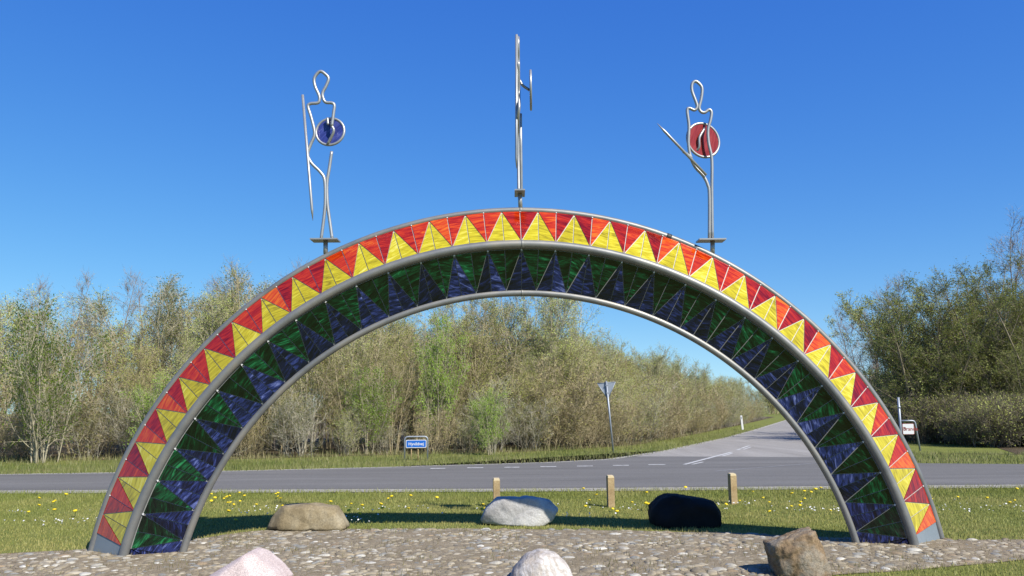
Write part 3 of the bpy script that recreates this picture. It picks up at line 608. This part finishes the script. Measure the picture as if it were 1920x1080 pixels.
# ------------------------------------------------------------------ trees and bushes
def frame_of(d):
    d = d.normalized(); a = d.orthogonal().normalized(); return d, a, d.cross(a)
def rot_dir(rs, d, ang):
    d, a, b = frame_of(d); ph = rs.uniform(0, 2*math.pi)
    return (d*math.cos(ang) + (a*math.cos(ph) + b*math.sin(ph))*math.sin(ang)).normalized()
class Plant:
    def __init__(s, seed): s.rs = random.Random(seed); s.tv, s.tf = [], []; s.cv, s.cf, s.cm = [], [], []
    def limb(s, pts, r0, r1, sides=5, crown=False):
        V, Fc = (s.cv, s.cf) if crown else (s.tv, s.tf); base = len(V); n = len(pts)
        for i, p in enumerate(pts):
            d, a, b = frame_of(pts[min(i+1, n-1)] - pts[max(i-1, 0)]); r = r0 + (r1-r0)*i/(n-1)
            for k in range(sides): an = 2*math.pi*k/sides; V.append(p + (a*math.cos(an) + b*math.sin(an))*r)
        for i in range(n-1):
            for k in range(sides):
                k2 = (k+1) % sides; Fc.append((base+i*sides+k, base+i*sides+k2, base+(i+1)*sides+k2, base+(i+1)*sides+k))
                if crown: s.cm.append(0)
    def twig(s, p, q, wd):
        side = (q - p).cross(Vector((s.rs.uniform(-1, 1), s.rs.uniform(-1, 1), s.rs.uniform(-1, 1)))); side = side.normalized()*wd/2 if side.length > 1e-6 else Vector((wd, 0, 0))
        b = len(s.cv); s.cv += [p - side, p + side, q]; s.cf.append((b, b+1, b+2)); s.cm.append(0)
    def leaf(s, p, size):
        rs = s.rs; d = Vector((rs.gauss(0, 1), rs.gauss(0, 1), rs.gauss(0, 1))).normalized(); d, a, c = frame_of(d); L = size*rs.uniform(0.7, 1.35)
        b = len(s.cv); s.cv += [p, p + d*L*0.5 + a*L*0.3, p + d*L, p + d*L*0.5 - a*L*0.3]; s.cf.append((b, b+1, b+2, b+3)); s.cm.append(1)
    def path(s, p, d, L, n, up, wob):
        pts = [p.copy()]; d = d.normalized()
        for i in range(n):
            d = (d + Vector((s.rs.gauss(0, wob), s.rs.gauss(0, wob), s.rs.gauss(0, wob) + up))).normalized(); p = p + d*L/n; pts.append(p.copy())
        return pts
    def at(s, pts, t):
        x = t*(len(pts)-1); i = min(int(x), len(pts)-2); return pts[i].lerp(pts[i+1], x-i), (pts[i+1]-pts[i]).normalized()
def make_plant(name, seed, H, stems, spread, nbr, ntw, nsub, leafp, leafsz, bark, leafm, r0=None, start=0.18, brl=0.34, ang=(25, 55), twl=(0.35, 0.85), sw=0.011, foot=0.35, up=0.05, droop=0.0):
    P = Plant(seed); rs = P.rs
    for k in range(stems):
        ph = rs.uniform(0, 2*math.pi); tl = rs.uniform(0.03, spread); h = H*(rs.uniform(0.7, 1.0) if k else 1.0)
        b0 = Vector((math.cos(ph), math.sin(ph), 0))*rs.uniform(0, foot)
        st = P.path(b0 - Vector((0, 0, 0.1)), Vector((math.cos(ph)*math.sin(tl), math.sin(ph)*math.sin(tl), math.cos(tl))), h, 9, 0.045, 0.06)
        rr = (r0 or H*0.0085)*rs.uniform(0.6, 1.1); P.limb(st, rr, 0.006, 6)
        for j in range(nbr):
            t = start + (0.98-start)*(j + rs.random())/nbr; p, d = P.at(st, t)
            L = H*brl*(1.08 - t)*rs.uniform(0.55, 1.15) + 0.25
            br = P.path(p, rot_dir(rs, d, R(rs.uniform(*ang))), L, 5, up, 0.10)
            if t < 0.7: P.limb(br, max(rr*(1-t)*0.5, 0.007), 0.004, 4)
            else: P.limb(br, 0.007, 0.003, 3, True)
            for m in range(ntw):
                p2, d2 = P.at(br, rs.uniform(0.15, 1.0)); L2 = rs.uniform(*twl)*(0.7 + 0.3*(1-t))
                d3 = rot_dir(rs, d2, R(rs.uniform(15, 55))) + Vector((0, 0, 0.15 - droop)); tw = P.path(p2, d3, L2, 2, 0.04 - droop, 0.12)
                P.twig(tw[0], tw[1], sw*1.2); P.twig(tw[1] - (tw[1]-tw[0])*0.1, tw[2], sw)
                for q in range(nsub):
                    p3, d4 = P.at(tw, rs.uniform(0.15, 1.0)); e3 = p3 + (rot_dir(rs, d4, R(rs.uniform(15, 60))) + Vector((0, 0, 0.1 - droop))).normalized()*rs.uniform(0.12, 0.34); P.twig(p3, e3, sw*0.75)
                    nl = leafp; 
                    while nl > 0:
                        if nl >= 1 or rs.random() < nl: P.leaf(p3.lerp(e3, rs.uniform(0.2, 1.05)) + Vector((rs.gauss(0, .02), rs.gauss(0, .02), rs.gauss(0, .02))), leafsz)
                        nl -= 1
    e = empty(name, (0, 0, -500)); link('trunk', mesh('trunk', P.tv, P.tf, bark, True), e)
    link('crown', mesh('crown', P.cv, P.cf, [bark, leafm], False, P.cm), e); return e
def bark_mat(name, a, b): return noise_mat(name, 3, [(0.3, a), (0.7, b)], rough=0.9)
BK = {'grey': bark_mat('grey_bark', (0.258, 0.232, 0.154), (0.383, 0.347, 0.254)), 'brown': bark_mat('brown_bark', (0.235, 0.194, 0.111), (0.353, 0.301, 0.193)),
      'pale': bark_mat('pale_bark', (0.249, 0.227, 0.172), (0.383, 0.357, 0.28)), 'purple': bark_mat('purple_grey_bark', (0.182, 0.145, 0.122), (0.268, 0.222, 0.185)),
      'dark': bark_mat('dark_bark', (0.133, 0.115, 0.0779), (0.22, 0.19, 0.134))}
LF = {'willow': leaf_mat('willow_leaves', [(0.0, (0.26, 0.311, 0.0562)), (0.5, (0.365, 0.422, 0.0939)), (1.0, (0.479, 0.511, 0.179))]),
      'olive': leaf_mat('olive_buds', [(0.0, (0.248, 0.291, 0.0462)), (0.5, (0.333, 0.373, 0.0693)), (1.0, (0.41, 0.419, 0.108))]),
      'russet': leaf_mat('russet_buds', [(0.0, (0.29, 0.227, 0.0847)), (0.5, (0.359, 0.328, 0.108)), (1.0, (0.359, 0.391, 0.0924))]),
      'fresh': leaf_mat('fresh_green_leaves', [(0.0, (0.136, 0.222, 0.0185)), (0.5, (0.208, 0.333, 0.0285)), (1.0, (0.292, 0.41, 0.047))]),
      'deep': leaf_mat('deep_green_leaves', [(0.0, (0.145, 0.174, 0.0306)), (0.5, (0.203, 0.239, 0.0438)), (1.0, (0.29, 0.308, 0.0788))])}
protos = {
 'willow': [make_plant('willow_tree', 11+i, 6.0, 6, 0.34, 14, 10, 8, 1.25, 0.045, BK['grey'], LF['willow']) for i in range(3)],
 'olive': [make_plant('alder_tree', 31+i, 5.0, 6, 0.42, 13, 9, 8, 1.2, 0.042, BK['brown'], LF['olive'], start=0.1) for i in range(2)],
 'bare': [make_plant('bare_birch_tree', 51+i, 7.5, 2, 0.14, 24, 10, 8, 0.15, 0.035, BK['purple'], LF['olive'], start=0.25, brl=0.30, sw=0.010) for i in range(2)],
 'bush': [make_plant('bramble_bush', 71+i, 2.4, 16, 0.6, 9, 5, 5, 0.8, 0.042, BK['brown'], LF['russet'], r0=0.013, start=0.05, brl=0.35, twl=(0.2, 0.5), foot=0.7) for i in range(3)],
 'green': [make_plant('leafy_green_shrub', 91+i, 3.2, 9, 0.42, 10, 8, 5, 2.6, 0.052, BK['grey'], LF['fresh'], start=0.08, twl=(0.25, 0.55), foot=0.4) for i in range(2)],
 'deep': [make_plant('hawthorn_tree', 111+i, 8.5, 8, 0.62, 15, 10, 7, 2.0, 0.062, BK['dark'], LF['deep'], start=0.12, brl=0.38, ang=(30, 70)) for i in range(2)],
 'briar': [make_plant('briar_bush', 151+i, 3.0, 13, 0.5, 9, 6, 6, 1.3, 0.042, BK['pale'], LF['olive'], r0=0.014, start=0.08, brl=0.35, twl=(0.25, 0.55), foot=0.6) for i in range(3)],
 'hedge': [make_plant('hedge_bush', 131+i, 1.9, 16, 0.55, 10, 6, 4, 0.5, 0.05, BK['dark'], LF['olive'], r0=0.013, start=0.05, brl=0.4, twl=(0.2, 0.5), foot=0.7) for i in range(2)],
}
LAB = {'willow': ('pale green spring willow tree in the thicket behind the road', 'tree', 'willow trees in the thicket'),
       'olive': ('olive brown budding alder tree in the thicket behind the road', 'tree', 'alder trees in the thicket'),
       'bare': ('tall bare birch tree with fine purple grey twigs', 'tree', 'bare birch trees'),
       'bush': ('low brown bramble bush with reddish stems at the thicket edge', 'bush', 'bramble bushes at the thicket edge'),
       'briar': ('yellow green briar bush with pale stems in front of the trees', 'bush', 'briar bushes before the thicket'),
       'green': ('bright green leafy shrub among the brown brambles', 'shrub', 'bright green shrubs in the thicket'),
       'deep': ('big dark green hawthorn tree behind the brown roadside hedge', 'tree', 'hawthorn trees behind the hedge'),
       'hedge': ('grey brown hedge bush beside the white direction sign', 'bush', 'hedge bushes beside the direction sign')}
used = {}
prs = random.Random(77)
def put(kind, x, y, h=None, label=None, wide=1.0, idx=None):
    i = prs.randrange(len(protos[kind])) if idx is None else idx; p = protos[kind][i]; H0 = {'willow': 6, 'olive': 5, 'bare': 7.5, 'bush': 2.4, 'briar': 3.0, 'green': 3.2, 'deep': 8.5, 'hedge': 1.9}[kind]
    if (kind, i) not in used: used[(kind, i)] = 1; o = p
    else: o = copy_tree(p)
    s = (h or H0) / H0; o.location = (x, y, -0.03); o.rotation_euler = (0, 0, prs.uniform(0, 6.28)); o.scale = (s*wide, s*wide, s)
    l = LAB[kind]; lb, gp = l[0], l[2]
    if label is None and kind in ('willow', 'olive', 'bush', 'bare', 'briar', 'deep'):
        where = 'beside the side road' if y > 44 else ('opposite the arch foot with the brown boulder' if x < -6 and kind != 'bare' else None)
        if kind == 'deep' and y < 44: where = None
        if where: lb = {'willow': 'pale green spring willow tree ', 'olive': 'olive brown budding alder tree ', 'bush': 'low brown bramble bush ', 'briar': 'yellow green briar bush with pale stems ', 'bare': 'bare purple grey birch tree ', 'deep': 'dark green hawthorn tree '}[kind] + where; gp += ' ' + where
    tag(o, label or lb, l[1], gp); return o
def along(poly, d):
    for a, b in zip(poly, poly[1:]):
        L = math.hypot(b[0]-a[0], b[1]-a[1])
        if d <= L: t = d/L; return a[0]+(b[0]-a[0])*t, a[1]+(b[1]-a[1])*t, (b[0]-a[0])/L, (b[1]-a[1])/L
        d -= L
    return None
def row(off, step, kinds, hs, d0=0.0, d1=1e9, jit=0.5):
    d = d0
    while d < d1:
        q = along(line, d)
        if q is None: break
        x, y, tx, ty = q; j = prs.uniform(-jit, jit); x, y = x - ty*(off+j), y + tx*(off+j)
        far = max(1.0, y / 45); k = prs.choice(kinds); h = prs.uniform(*hs)
        zmax = 7.0 if x < -7 else (6.5 if x < 2.4 else (5.3 if y < 75 else 4.6)); h *= 1.12 if (x < -7 and off > 3) else 1.0; put(k, x, y, min(h, zmax) if k not in ('bush', 'briar') else min(h, 3.4), wide=prs.uniform(0.9, 1.25))
        d += step*far*prs.uniform(0.8, 1.2)
row(0.4, 1.3, ['bush', 'briar', 'briar', 'bush', 'briar'], (1.2, 2.4))
row(1.6, 1.8, ['olive', 'briar', 'willow', 'olive', 'briar', 'bush'], (2.4, 4.2))
row(3.2, 2.0, ['willow', 'olive', 'willow'], (4.2, 5.8))
row(5.4, 2.0, ['willow', 'willow', 'olive', 'bare'], (5.4, 6.5))
row(8.5, 2.4, ['willow', 'bare', 'olive', 'willow'], (5.6, 6.6))
row(12.5, 3.0, ['willow', 'willow', 'olive'], (5.6, 6.6), 0, 75)
# singled-out plants
def at_px(px, Y): r = ray(px, 790); Y *= 0.925; return r.x / r.y * Y, Y
put('green', *at_px(85, 27.7), 4.6, 'tall fresh green shrub left of the arch', 0.75, 0)
put('green', *at_px(925, 30.2), 2.1, 'low vivid green shrub between the two road signs', 0.8, 1)
put('green', *at_px(817, 32.5), 4.6, 'slender fresh green tree behind the blue street name sign', 0.5, 0)
put('green', *at_px(300, 28.6), 2.6, None, 0.8, 1); put('green', *at_px(690, 31.5), 2.8, None, 0.9, 0)
for px, Y, h in ((470, 37, 7.4), (505, 38, 7.6), (430, 39, 7.2), (195, 36, 7.0), (385, 36, 6.8), (265, 38, 6.9)): put('bare', *at_px(px, Y), h)
for px, Y, h in ((1000, 38, 7.2), (1035, 39, 7.3), (945, 38.5, 7.0)): put('willow', *at_px(px, Y), h)
# right-hand side
for px, Y, h, wd in ((1735, 38, 6.8, 1.2), (1765, 39.5, 7.2, 1.2), (1790, 38.5, 7.4, 1.2), (1820, 39, 7.6, 1.2), (1850, 38, 7.5, 1.2), (1885, 38.5, 7.7, 1.2), (1925, 38, 7.6, 1.1), (1990, 36, 7.8, 1.1), (1695, 43, 6.4, 1.0), (1760, 44, 7.6, 1.1), (1830, 43, 8.0, 1.1), (1900, 45, 8.6, 1.1), (2060, 38, 8.0, 1.1), (1770, 37.5, 4.4, 1.2), (1850, 36.5, 4.6, 1.2), (1930, 36, 4.6, 1.2), (1690, 41, 4.2, 1.2)):
    put('deep', *at_px(px, Y), h, wide=wd)
for px, Y, h in ((1640, 47, 7.8), (1615, 50, 7.0), (1668, 45, 8.0), (1905, 42, 9.6), (1940, 41, 9.8)): put('bare', *at_px(px, Y), h)
for i in range(26):
    px = 1700 + i*13 + prs.uniform(-6, 6); Y = 38.0 - min(1, (px - 1700)/170)*5.6 + 0.8*(i % 3) + prs.uniform(-0.3, 0.3); put('hedge', *at_px(px, Y), prs.uniform(1.4, 2.0), wide=1.15)
for i in range(34):                        # the far end of the side road
    Y = prs.uniform(150, 215); put(prs.choice(['willow', 'olive']), 38 + (Y - 140)*0.33 + prs.uniform(-12, 26), Y, prs.uniform(5.0, 7.5), wide=1.5)
for i in range(26):                       # trees along the right of the side road
    Y = 46 + i*4.2; x = 14.1 + (Y - 52.3)*0.377 + 12.2 + prs.uniform(-0.6, 1.6); put(prs.choice(['willow', 'olive', 'deep']), x, Y, prs.uniform(4.5, 7.0))
for (k, i), p in list(((k, i), p) for k in protos for i, p in enumerate(protos[k])):
    if (k, i) not in used:
        for c in list(p.children): bpy.data.objects.remove(c)
        bpy.data.objects.remove(p)

# ------------------------------------------------------------------ grass, dandelions, daisies
nr = np.random.default_rng(3)
def blades(name, x, y, z, h, wd, colr, lean=0.45):
    n = len(x); a = nr.uniform(0, 2*np.pi, n); b = nr.uniform(0, 2*np.pi, n); l = nr.uniform(0.1, lean, n)*h
    base = np.stack([x, y, z], 1); sd = np.stack([np.cos(a), np.sin(a), np.zeros(n)], 1)*(wd/2)[:, None]
    tip = base + np.stack([np.cos(b)*l, np.sin(b)*l, h], 1)
    V = np.stack([base - sd, base + sd, tip], 1).reshape(-1, 3)
    me = bpy.data.meshes.new(name); me.vertices.add(3*n); me.vertices.foreach_set('co', V.ravel()); me.loops.add(3*n); me.loops.foreach_set('vertex_index', np.arange(3*n, dtype=np.int32))
    me.polygons.add(n); me.polygons.foreach_set('loop_start', np.arange(0, 3*n, 3, dtype=np.int32)); me.update(calc_edges=True); me.materials.append(M['grass'])
    at = me.attributes.new('col', 'FLOAT_COLOR', 'POINT'); c4 = np.concatenate([colr, np.ones((n, 1))], 1); at.data.foreach_set('color', np.repeat(c4, 3, 0).ravel())
    return link(name, me)
def patchy(x, y, s): return np.array([noise.noise(Vector((a*s, b*s, 3.3))) for a, b in zip(x, y)])
def poly_in(x, y, poly):
    ins = np.zeros(len(x), bool); n = len(poly)
    for i in range(n):
        (x1, y1), (x2, y2) = poly[i], poly[(i+1) % n]; c = ((y1 > y) != (y2 > y)) & (x < (x2-x1)*(y-y1)/(y2-y1+1e-12)+x1); ins ^= c
    return ins
def lerp3(a, b, t): return np.array(a)[None]*(1-t[:, None]) + np.array(b)[None]*t[:, None]
def near_y(x): return np.interp(x, [p[0] for p in near_edge], [p[1] for p in near_edge])
# lawn between the cobbles and the road
n = 330000; x = nr.uniform(-12.5, 12.5, n); y = nr.uniform(7.4, 17.3, n)
k = (y < near_y(x) - 0.35 + 0.25*nr.standard_normal(n)*0.5) & (np.abs(x) < y*0.66 + 0.8) & ~poly_in(x, y, [(MC.x + (p[0]-MC.x)*0.985, MC.y + (p[1]-MC.y)*0.985) for p in mound_loop])
x, y = x[k], y[k]; pt = patchy(x, y, 0.9); pf = patchy(x, y, 4.0); rough_ = np.clip((y - (near_y(x) - 2.6))/1.2, 0, 1)
h = nr.uniform(0.015, 0.040, len(x))*(1 + 0.8*rough_) * (1 + 0.35*pf); t = np.clip(0.45 + 0.55*pt + 0.2*nr.standard_normal(len(x)) - 0.35*rough_, 0, 1)
c = lerp3((0.196, 0.224, 0.0455), (0.378, 0.336, 0.119), t) * nr.uniform(0.75, 1.2, len(x))[:, None]
tag(blades('lawn_grass', x, y, np.full(len(x), -0.03), h, nr.uniform(0.006, 0.011, len(x)), c), 'short mown green grass round the cobbles', 'grass', kind='stuff')
# tufts growing between the cobbles
n = 26000; x = nr.uniform(-6.8, 8.4, n); y = nr.uniform(6.5, 11.4, n); q = np.array([mound_q(a, b) for a, b in zip(x, y)]); pt = patchy(x, y, 1.7)
k = (q < 1) & ((pt > 0.25) | (q > 0.95) | (nr.random(n) < 0.14)); x, y, q = x[k], y[k], q[k]
c = lerp3((0.105, 0.133, 0.035), (0.238, 0.189, 0.091), np.clip(nr.random(len(x)) + 0.25, 0, 1))
tag(blades('cobble_weeds', x, y, np.array([mound_z(v) for v in q]), nr.uniform(0.02, 0.06, len(x)), nr.uniform(0.004, 0.009, len(x)), c), 'sparse grass and weeds between the cobbles', 'weeds', kind='stuff')
# far verge
n = 150000; x = nr.uniform(-24, 30, n); y = nr.uniform(18, 75, n); y = 18 + (y - 18)**1.0*nr.random(n)
vp = far_main[1:] + side_left[:6] + [(a, b + 0.6) for a, b in line[::-1]] + [(-70, 26)]
vr = [JR, side_right[0], side_right[1], offset_right(side_left[3], 11), (HB[0][0] - 1, HB[0][1] + 3), (HB[0][0], HB[0][1] + 0.5), (HB[1][0], HB[1][1] + 0.5), (HB[2][0], HB[2][1] + 0.5)] + corner_right[1:][::-1]
k = poly_in(x, y, vp) | poly_in(x, y, vr); x, y = x[k], y[k]
wl = np.interp(x, [p[0] for p in line], [p[1] for p in line]); dry = np.clip(1 - (wl - y)/2.2, 0, 1)*(x < 12); pt = patchy(x, y, 0.6)
t = np.clip(0.30 + 0.45*pt + 0.65*dry*nr.random(len(x)) + 0.15*nr.standard_normal(len(x)), 0, 1)
c = lerp3((0.119, 0.154, 0.0315), (0.329, 0.28, 0.14), t)*nr.uniform(0.75, 1.2, len(x))[:, None]
tag(blades('verge_grass', x, y, np.full(len(x), -0.03), nr.uniform(0.06, 0.15, len(x))*(1 + 1.6*dry*nr.random(len(x))), nr.uniform(0.012, 0.022, len(x)), c), 'rough green and straw coloured grass along the far verge', 'grass', kind='stuff')
# dandelions: one object each
def flower():
    V, Fc, mi = [], [], []; K = 9
    for z, r in ((0.078, 0.012), (0.088, 0.026), (0.098, 0.020), (0.103, 0.004)):
        V += [(r*math.cos(2*math.pi*k/K), r*math.sin(2*math.pi*k/K), z) for k in range(K)]
    for j in range(3):
        for k in range(K): Fc.append((j*K+k, j*K+(k+1) % K, (j+1)*K+(k+1) % K, (j+1)*K+k)); mi.append(0)
    Fc.append(tuple(3*K+k for k in range(K))); mi.append(0); b = len(V)
    for z in (0, 0.08): V += [(0.003*math.cos(a), 0.003*math.sin(a), z) for a in (0, 2.1, 4.2)]
    for k in range(3): Fc.append((b+k, b+(k+1) % 3, b+3+(k+1) % 3, b+3+k)); mi.append(1)
    return mesh('dandelion', V, Fc, [M['yellowpetal'], M['greenstem']], True, mi)
fm = flower(); cnt = 0; cl = [(prs.uniform(-9.5, 9.5), prs.uniform(12.4, 15.0)) for _ in range(16)] + [(5.4, 14.2), (6.2, 14.3), (4.9, 14.4), (5.8, 13.8)]
while cnt < 150:
    if prs.random() < 0.6: cx, cy = prs.choice(cl); px, py = prs.gauss(cx, 0.5), prs.gauss(cy, 0.28)
    else: px, py = prs.uniform(-10.5, 11), prs.uniform(10.6, 15.6)
    if py > near_y(px) - 0.6 or py < 10.6 - max(0, abs(px) - 4)*0.35 or mound_q(px, py) < 1.05 or abs(px) > py*0.64: continue
    o = link('dandelion', fm); o.location = (px, py, -0.03); s = prs.uniform(0.75, 1.25); o.scale = (s*1.1, s*1.1, s*prs.uniform(0.7, 1.1)); o.rotation_euler = (prs.uniform(-0.3, 0.5), prs.uniform(-0.3, 0.3), prs.uniform(0, 6))
    tag(o, 'yellow dandelion flower growing in the lawn by the road', 'flower', 'dandelions in the lawn'); cnt += 1
# daisies, uncountable white specks
V, Fc = [], []; dcl = [(prs.uniform(-9, 9), prs.uniform(11.0, 13.0)) for _ in range(26)] + [(x_, prs.uniform(11.9, 12.5)) for x_ in (4.5, 5.0, 5.4, 5.8, 6.2, 8.0, 8.6, 8.9)]
for i in range(430):
    cx, cy = prs.choice(dcl); px, py = prs.gauss(cx, 0.42), prs.gauss(cy, 0.16)
    if mound_q(px, py) < 1.03: continue
    r = prs.uniform(0.007, 0.013); z = 0.03 + prs.uniform(0, 0.02); b = len(V); tx, ty = prs.uniform(-.4, .4), prs.uniform(-.7, .1)
    V += [(px + r*math.cos(a), py + r*math.sin(a), z + r*(tx*math.cos(a) + ty*math.sin(a)) * -1) for a in [k*math.pi/3 for k in range(6)]]; V.append((px, py, z - 0.012))
    Fc.append(tuple(range(b, b+6))); Fc += [(b+(k+1) % 6, b+k, b+6) for k in range(6)]
tag(link('daisies', mesh('daisies', V, Fc, M['daisy'])), 'tiny white daisies scattered in the mown lawn', 'flowers', kind='stuff')
